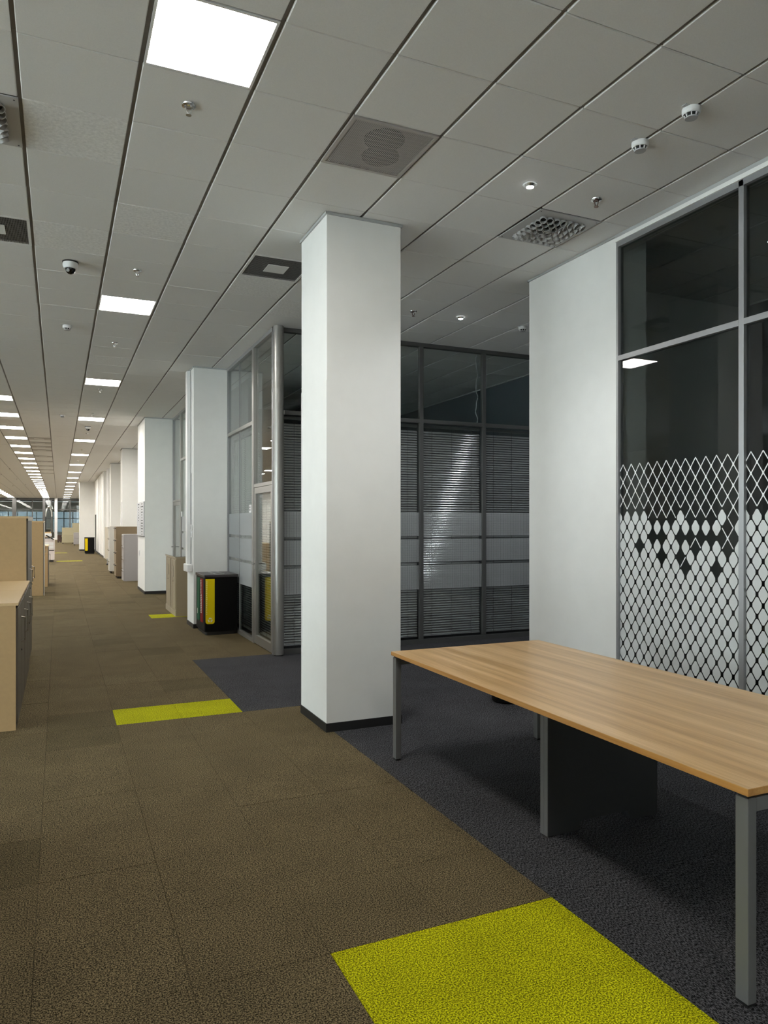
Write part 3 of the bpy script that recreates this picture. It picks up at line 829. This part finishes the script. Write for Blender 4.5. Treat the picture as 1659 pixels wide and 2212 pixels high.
for xx in (1.72, 2.05):
    l = MB().box(xx, xx+.03, 29.87, 29.91, .05, .25).build('leg', 'frame_grey', c4); MB().box(xx-.02, xx+.06, 29.80, 29.98, 0, .05).build('castor', 'rubber', l)

# ================================================================== CEILING FITTINGS
def cell(i, j): return GX0+TC*i, GY0+TC*j
def make_light(i, j, label, group):
    X, Y = cell(i, j)
    t = thing('ceiling_light', (X+.3, Y+.3, H), label, 'ceiling light', group)
    a, b, c, d = X+.013, X+.587, Y+.006, Y+.594; e = .014
    MB().box(a, b, c, c+e, H, H+.02).box(a, b, d-e, d, H, H+.02).box(a, a+e, c+e, d-e, H, H+.02).box(b-e, b, c+e, d-e, H, H+.02).build('frame', 'plastic_white', t)
    MB().box(a+e, b-e, c+e, d-e, H+.004, H+.012).build('diffuser', 'panel_glow', t)
    return t
L0 = make_light(*LIGHT_MAIN[0], 'square glowing LED panel in the ceiling row above the open walkway', 'LED panels above the walkway')
for i, j in LIGHT_MAIN[1:]:
    X, Y = cell(i, j); copy_tree(L0, (X+.3, Y+.3, H))
for k, (i, j) in enumerate(LIGHT_LEFT):
    X, Y = cell(i, j); copy_tree(L0, (X+.3, Y+.3, H), 'square glowing LED panel in the dense ceiling row over the cabinets', 'LED panels over the cabinet row')
for k, (i, j) in enumerate(LIGHT_FAR):
    X, Y = cell(i, j); copy_tree(L0, (X+.3, Y+.3, H), 'LED panel in the far office ceiling rows, the outer row added for brightness', 'LED panels over the open-plan office')

def nozzle_diffuser(i, j, label):
    X, Y = cell(i, j)
    t = thing('air_diffuser', (X+.3, Y+.3, H), label, 'air vent')
    plate = MB().box(X+.008, X+.592, Y+.006, Y+.594, H-.004, H+.004).build('plate', 'plate_grey', t)
    p = .060
    mb = MB().lathe((0, 0, 0), [(.0285, .012), (.0285, -.040), (.0245, -.040), (.0245, -.010)], 14, cap=False)
    mb.lathe((0, 0, 0), [(.0245, -.012), (.0245, -.010)], 14, mi=1)
    me = mb.mesh('nozzle', ['plate_grey', 'void'], smooth=True)
    for a in range(7):
        for b in range(7):
            o = bpy.data.objects.new('nozzle', me); C.objects.link(o); o.parent = t
            u, v = (a-3), (b-3); d = math.hypot(u, v)
            o.location = (u*p, v*p, -.004)
            ang = .6 if d else .0
            o.rotation_euler = Vector((0, 0, -1)).rotation_difference(Vector((u/max(d, 1)*math.sin(ang) if d else 0, v/max(d, 1)*math.sin(ang) if d else 0, -math.cos(ang)))).to_euler()
    for u, v in ((.03, .03), (.57, .03), (.03, .57), (.57, .57)): MB().lathe((X+u, Y+v, H-.006), [(.005, 0), (.005, .003)], 8).build('screw', 'ink', t)
mat('plate_grey', (.46, .455, .45), .5)
nozzle_diffuser(6, 1, 'square ceiling diffuser with rows of round nozzles near the white wall stub')
nozzle_diffuser(-1, 1, 'square ceiling diffuser with round nozzles above the walkway edge')

def grille(i, j, label, kind):
    X, Y = cell(i, j)
    t = thing('ceiling_grille', (X+.3, Y+.3, H), label, 'air vent')
    a, b, c, d = X+.01, X+.59, Y+.006, Y+.594; e = .022
    fm = 'plate_warm' if kind == 'speaker' else 'tile_white'
    MB().box(a, b, c, c+e, H-.003, H+.012).box(a, b, d-e, d, H-.003, H+.012).box(a, a+e, c+e, d-e, H-.003, H+.012).box(b-e, b, c+e, d-e, H-.003, H+.012).build('frame', fm, t)
    MB().box(a+.004, b-.004, c+.004, d-.004, H+.02, H+.026).build('backing', 'grille_back' if kind == 'speaker' else 'void', t)
    mb = MB(); n = 46
    for k in range(n):
        x = a+e+(b-a-2*e)*(k+.5)/n; hw = (b-a-2*e)/n*(.27 if kind == 'speaker' else .26)
        mb.box(x-hw, x+hw, c+e, d-e, H-.0005, H+.001)
    for k in range(1, 12):
        y = c+e+(d-c-2*e)*k/12; mb.box(a+e, b-e, y-.0015, y+.0015, H, H+.001)
    tag(mb.build('grille_bars', fm if kind == 'speaker' else 'grille_bar', t), kind='stuff')
    if kind == 'speaker':
        for u, v, r in ((.30, .20, .13), (.36, .40, .125)):
            MB().lathe((X+u, Y+v, H+.008), [(r, 0), (r, .009)], 28).build('speaker_cone', 'void', t)
    else:
        MB().box(X+.20, X+.40, Y+.20, Y+.40, H-.005, H).build('centre_plate', 'tile_white', t)
mat('plate_warm', (.46, .43, .41), .5); mat('grille_back', (.34, .315, .30), .8); mat('grille_bar', (.17, .165, .16), .6)
grille(3, 0, 'square slotted ceiling grille with two dark round speakers behind it', 'speaker')
grille(3, 4, 'dark perforated ceiling grille with pale centre behind the square pillar', 'vent')
grille(-1, 4, 'dark perforated ceiling grille with pale centre above the cabinet side', 'vent')
for i, j in STRIP:
    X, Y = cell(i, j)
    t = thing('ceiling_vent', (X+.3, Y+.3, H), 'framed slot vent in the ceiling between the two light rows', 'air vent', 'slot vents between the light rows')
    MB().box(X+.012, X+.588, Y+.006, Y+.594, H, H+.012).build('plate', 'plate_warm', t)
    MB().box(X+.16, X+.42, Y+.24, Y+.36, H-.004, H).build('slot', 'plastic_white', t)
    MB().box(X+.012, X+.588, Y+.006, Y+.05, H-.004, H).build('shadow_edge', 'tee_grey', t)

def sprinkler(x, y, label, m='chrome', group=None):
    t = thing('sprinkler', (x, y, H-.07), label, 'sprinkler', group)
    MB().lathe((x, y, H), [(.042, -.002), (.040, -.008), (.026, -.012), (.024, -.003)], 20, cap=False).build('rosette', 'chrome', t, smooth=True)
    MB().lathe((x, y, H), [(.022, -.003), (.013, -.012)], 14).build('body', m, t)
    MB().tube([(x-.016, y, H-.012), (x-.014, y, H-.035), (x-.003, y, H-.055)], .0035, 6).tube([(x+.016, y, H-.012), (x+.014, y, H-.035), (x+.003, y, H-.055)], .0035, 6).build('yoke', m, t)
    MB().lathe((x, y, H), [(.016, -.060), (.016, -.057)], 12).build('deflector', m, t)
    return t
g = 'sprinklers above the walkway'
sp = sprinkler(.69, 4.26, 'small chrome sprinkler head in the ceiling row of the walkway panels', 'chrome', g)
for y in (7.24, 10.28, 13.95, 17.1, 20.9, 25.6, 30.2): copy_tree(sp, (.69, y, H-.07))
sprinkler(3.68, 4.274, 'bronze sprinkler head between the spotlight and the patterned glass', 'bronze')
sprinkler(3.71, 7.372, 'dark sprinkler head in the recess ceiling beside a spotlight', 'bronze')
for x, y in ((-2.4, 32), (-2.0, 36), (-2.6, 40), (-2.1, 44), (-1.9, 50), (-2.7, 52)): copy_tree(sp, (x, y, H-.07), 'sprinkler head in the bright ceiling strip far beyond the cabinets', 'sprinklers beyond the cabinets')

def smoke(x, y, label, r=.052):
    t = thing('smoke_detector', (x, y, H-.06), label, 'smoke detector')
    MB().lathe((x, y, H), [(r, -.001), (r, -.018), (r*.98, -.028), (r*.86, -.036)], 28, cap=False).lathe((x, y, H), [(r*.95, -.001), (r*.95, -.0005)], 28).build('base', 'plastic_white', t, smooth=True)
    MB().lathe((x, y, H), [(r*.66, -.034), (r*.60, -.052)], 24).build('chamber', 'void', t)
    for k in range(8):
        a = 2*PI*k/8; u = (math.cos(a), math.sin(a)); v = (-u[1], u[0])
        mb = MB(); q = []
        for rr_, zz in ((.84, -.035), (.68, -.054), (.62, -.054), (.66, -.035)): q.append((rr_*r, zz))
        n = len(q); b_ = [(x+u[0]*p[0]+v[0]*.003, y+u[1]*p[0]+v[1]*.003, H+p[1]) for p in q]; c_ = [(x+u[0]*p[0]-v[0]*.003, y+u[1]*p[0]-v[1]*.003, H+p[1]) for p in q]
        mb.face(b_); mb.face(c_[::-1])
        for s in range(n): mb.face([b_[s], c_[s], c_[(s+1) % n], b_[(s+1) % n]])
        mb.build('rib', 'plastic_white', t)
    MB().lathe((x, y, H), [(r*.70, -.052), (r*.66, -.058)], 24).build('cap', 'plastic_grey', t)
    MB().box(x-r-.022, x-r+.01, y-.03, y+.0, H-.004, H-.001).build('mount_tab', 'plastic_grey', t)
smoke(3.385, 3.12, 'white smoke detector on the ceiling joint, closer to the patterned glass')
smoke(3.385, 3.525, 'white smoke detector on the ceiling joint, closer to the spotlight')
smoke(.095, 9.61, 'white smoke detector beyond the dome camera above the walkway')
smoke(.078, 17.6, 'white smoke detector far along the walkway ceiling')
smoke(5.242, 7.42, 'white smoke detector in the dark recess ceiling beside the wall stub')

def dome(x, y, label):
    t = thing('dome_camera', (x, y, H-.12), label, 'security camera')
    MB().lathe((x, y, H), [(.070, -.001), (.070, -.012)], 28).build('mount_ring', 'void', t)
    MB().lathe((x, y, H), [(.066, -.012), (.066, -.040), (.055, -.062), (.045, -.066)], 28).build('housing', 'plastic_white', t, smooth=True)
    MB().lathe((x, y, H), [(.046, -.064), (.044, -.082), (.034, -.100), (.018, -.111), (.004, -.114)], 24).build('dome', 'lens', t, smooth=True)
    MB().lathe((x-.02, y-.035, H-.092), [(.012, -.012), (.012, .004)], 12, axis=1).build('lens', 'plastic_grey', t)
dome(.099, 7.26, 'white dome camera with black lens on the walkway ceiling')
dome(.671, 19.45, 'small dome camera far along the row of walkway panels')

def spot(x, y, label, on=True):
    t = thing('spotlight', (x, y, H-.02), label, 'spotlight')
    MB().lathe((x, y, H), [(.052, -.001), (.050, -.006), (.036, -.004), (.034, -.001)], 28, cap=False).build('trim_ring', 'plastic_white', t, smooth=True)
    MB().lathe((x, y, H), [(.036, -.003), (.026, -.022)], 24, cap=False).build('reflector', 'chrome', t, smooth=True)
    MB().lathe((x, y, H), [(.026, -.0225), (.026, -.020)], 24).build('bulb', 'spot_glow', t)
    ld = bpy.data.lights.new('spot_beam', 'SPOT'); lo = bpy.data.objects.new('spot_beam', ld); C.objects.link(lo)
    ld.energy = SPOT_W; ld.spot_size = 2.1; ld.spot_blend = .8; ld.shadow_soft_size = .03; ld.color = (.96, .98, 1)
    lo.parent = t; lo.location = (0, 0, -.03)
SPOT_W = 34.0
spot(3.085, 4.277, 'small round recessed spotlight above the far end of the table')
spot(6.3, 7.364, 'small round recessed spotlight in the recess hidden beyond the wall stub')
spot(4.327, 7.364, 'small round recessed spotlight in the recess before the dark blinds')

# ================================================================== FAR END
ge = thing('glass_partition', (-2, YF, 0), 'dark framed glass end wall closing the long corridor', 'partition')
for x in [-9+1.67*k for k in range(7)]: MB().box(x-.05, x+.05, YF-.05, YF+.05, 0, H-.1).build('mullion', 'frame_dark', ge)
MB().box(XL, 2.6, YF-.06, YF+.06, H-.22, H-.001).build('top_rail', 'frame_dark', ge)
MB().box(XL, 2.6, YF-.05, YF+.05, 2.93, 3.0).build('transom', 'frame_dark', ge)
MB().box(XL, 2.6, YF-.05, YF+.05, 0, .1).build('bottom_rail', 'frame_dark', ge)
MB().box(XL, 2.6, YF-.006, YF+.006, .1, H-.2).build('pane', 'glass_clear', ge)
for x, ww, m, lb in ((-3.86, .18, 'frame_dark', 'black square post before the glass end wall'), (-.24, .13, 'plastic_white', 'slim white post before the glass end wall'), (-1.3, .12, 'frame_dark', 'dark slim post by the chrome loop')):
    t = thing('post', (x, YF-.4, 0), lb, 'post'); MB().box(x-ww, x+ww, YF-.5, YF-.3, .0, H-.002).build('shaft', m, t, bev=.01); MB().box(x-ww-.02, x+ww+.02, YF-.52, YF-.28, 0, .03).build('foot', m, t)
# annex and exterior windows behind the end wall
struct(MB().box(XL-.2, -.9, 90, 90.2, 0, .9).box(XL-.2, 6, 90, 90.2, 2.9, H).box(-1.3, -.55, 90, 90.2, 0, 2.9).box(-1, 6, 90, 90.2, 0, .6), 'wall_annex', 'wall_white')
struct(MB().box(XL-.2, XL, YF, 90.2, 0, H).box(2.7, 2.9, 46.6, 90.2, 0, H), 'wall_annex_side', 'wall_white')
wn = struct(MB().box(XL, 2.7, 90.05, 90.06, .6, 2.9), 'window_6', 'glass_dimmed')
mb = MB()
for x in [-8+.95*k for k in range(12)]: mb.box(x-.05, x+.05, 90.0, 90.1, .6, 2.9)
mb.box(XL, 2.7, 90.0, 90.1, 2.1, 2.2).build('window_frame', 'frame_dark', wn)
def far_unit(x0_, x1_, y0, y1, h, m, label, cat, name):
    t = thing(name, ((x0_+x1_)/2, (y0+y1)/2, 0), label, cat)
    MB().box(x0_, x1_, y0, y1, .08, h*.52).build('lower_panel', m, t); MB().box(x0_, x1_, y0, y1, h*.52+.01, h).build('upper_panel', m, t)
    for xx in (x0_+.02, x1_-.1): MB().box(xx, xx+.08, y0+.02, y1-.02, 0, .08).build('foot', 'plastic_black', t)
far_unit(.24, 1.08, 62, 62.6, 1.27, 'tan_panel', 'khaki desk screen with plinth before the far windows', 'desk screen', 'desk_screen')
far_unit(1.02, 1.6, 63.5, 64, 1.62, 'tan_panel', 'taller khaki screen partly hidden by the far white wall', 'desk screen', 'desk_screen')
far_unit(1.0, 1.5, 57, 57.7, .92, 'file_grey', 'low grey unit beside the far white wall corner', 'cabinet', 'cabinet')
far_unit(-.1, .22, 66, 66.6, .62, 'brown_dark', 'dark brown low cupboard next to slim white post', 'cupboard', 'cupboard')
far_unit(-1.3, -.5, 56, 56.8, .98, 'beige_top', 'pale beige counter beyond the copier', 'counter', 'counter')
lp = thing('chrome_loop', (-.75, 70, 2.0), 'chrome arched loop hanging near the far glass wall', 'lamp')  # silver hanging loop, gives no light
MB().tube([(-1.05+.25*(1-math.cos(a)), 70, 2.2+.85*math.sin(a)) for a in [PI*k/14 for k in range(15)]], .05, 8).build('arch', 'chrome', lp, smooth=True)
MB().tube([(-.8, 70, 3.04), (-.8, 70, H)], .02, 6).build('rod', 'chrome', lp)
# pendant in the left office, seen mirrored in the patterned glass
pd = thing('pendant_lamp', (-4.5, 11.6, 2.9), 'dark flat round pendant lamp over the open-plan office', 'lamp')
MB().lathe((-4.5, 11.6, 2.9), [(.45, 0), (.5, .05), (.2, .1), (.03, .12)], 28).build('shade', 'plastic_black', pd, smooth=True)
MB().tube([(-4.5, 11.6, 3.0), (-4.5, 11.6, H)], .01, 6).build('cord', 'plastic_black', pd)
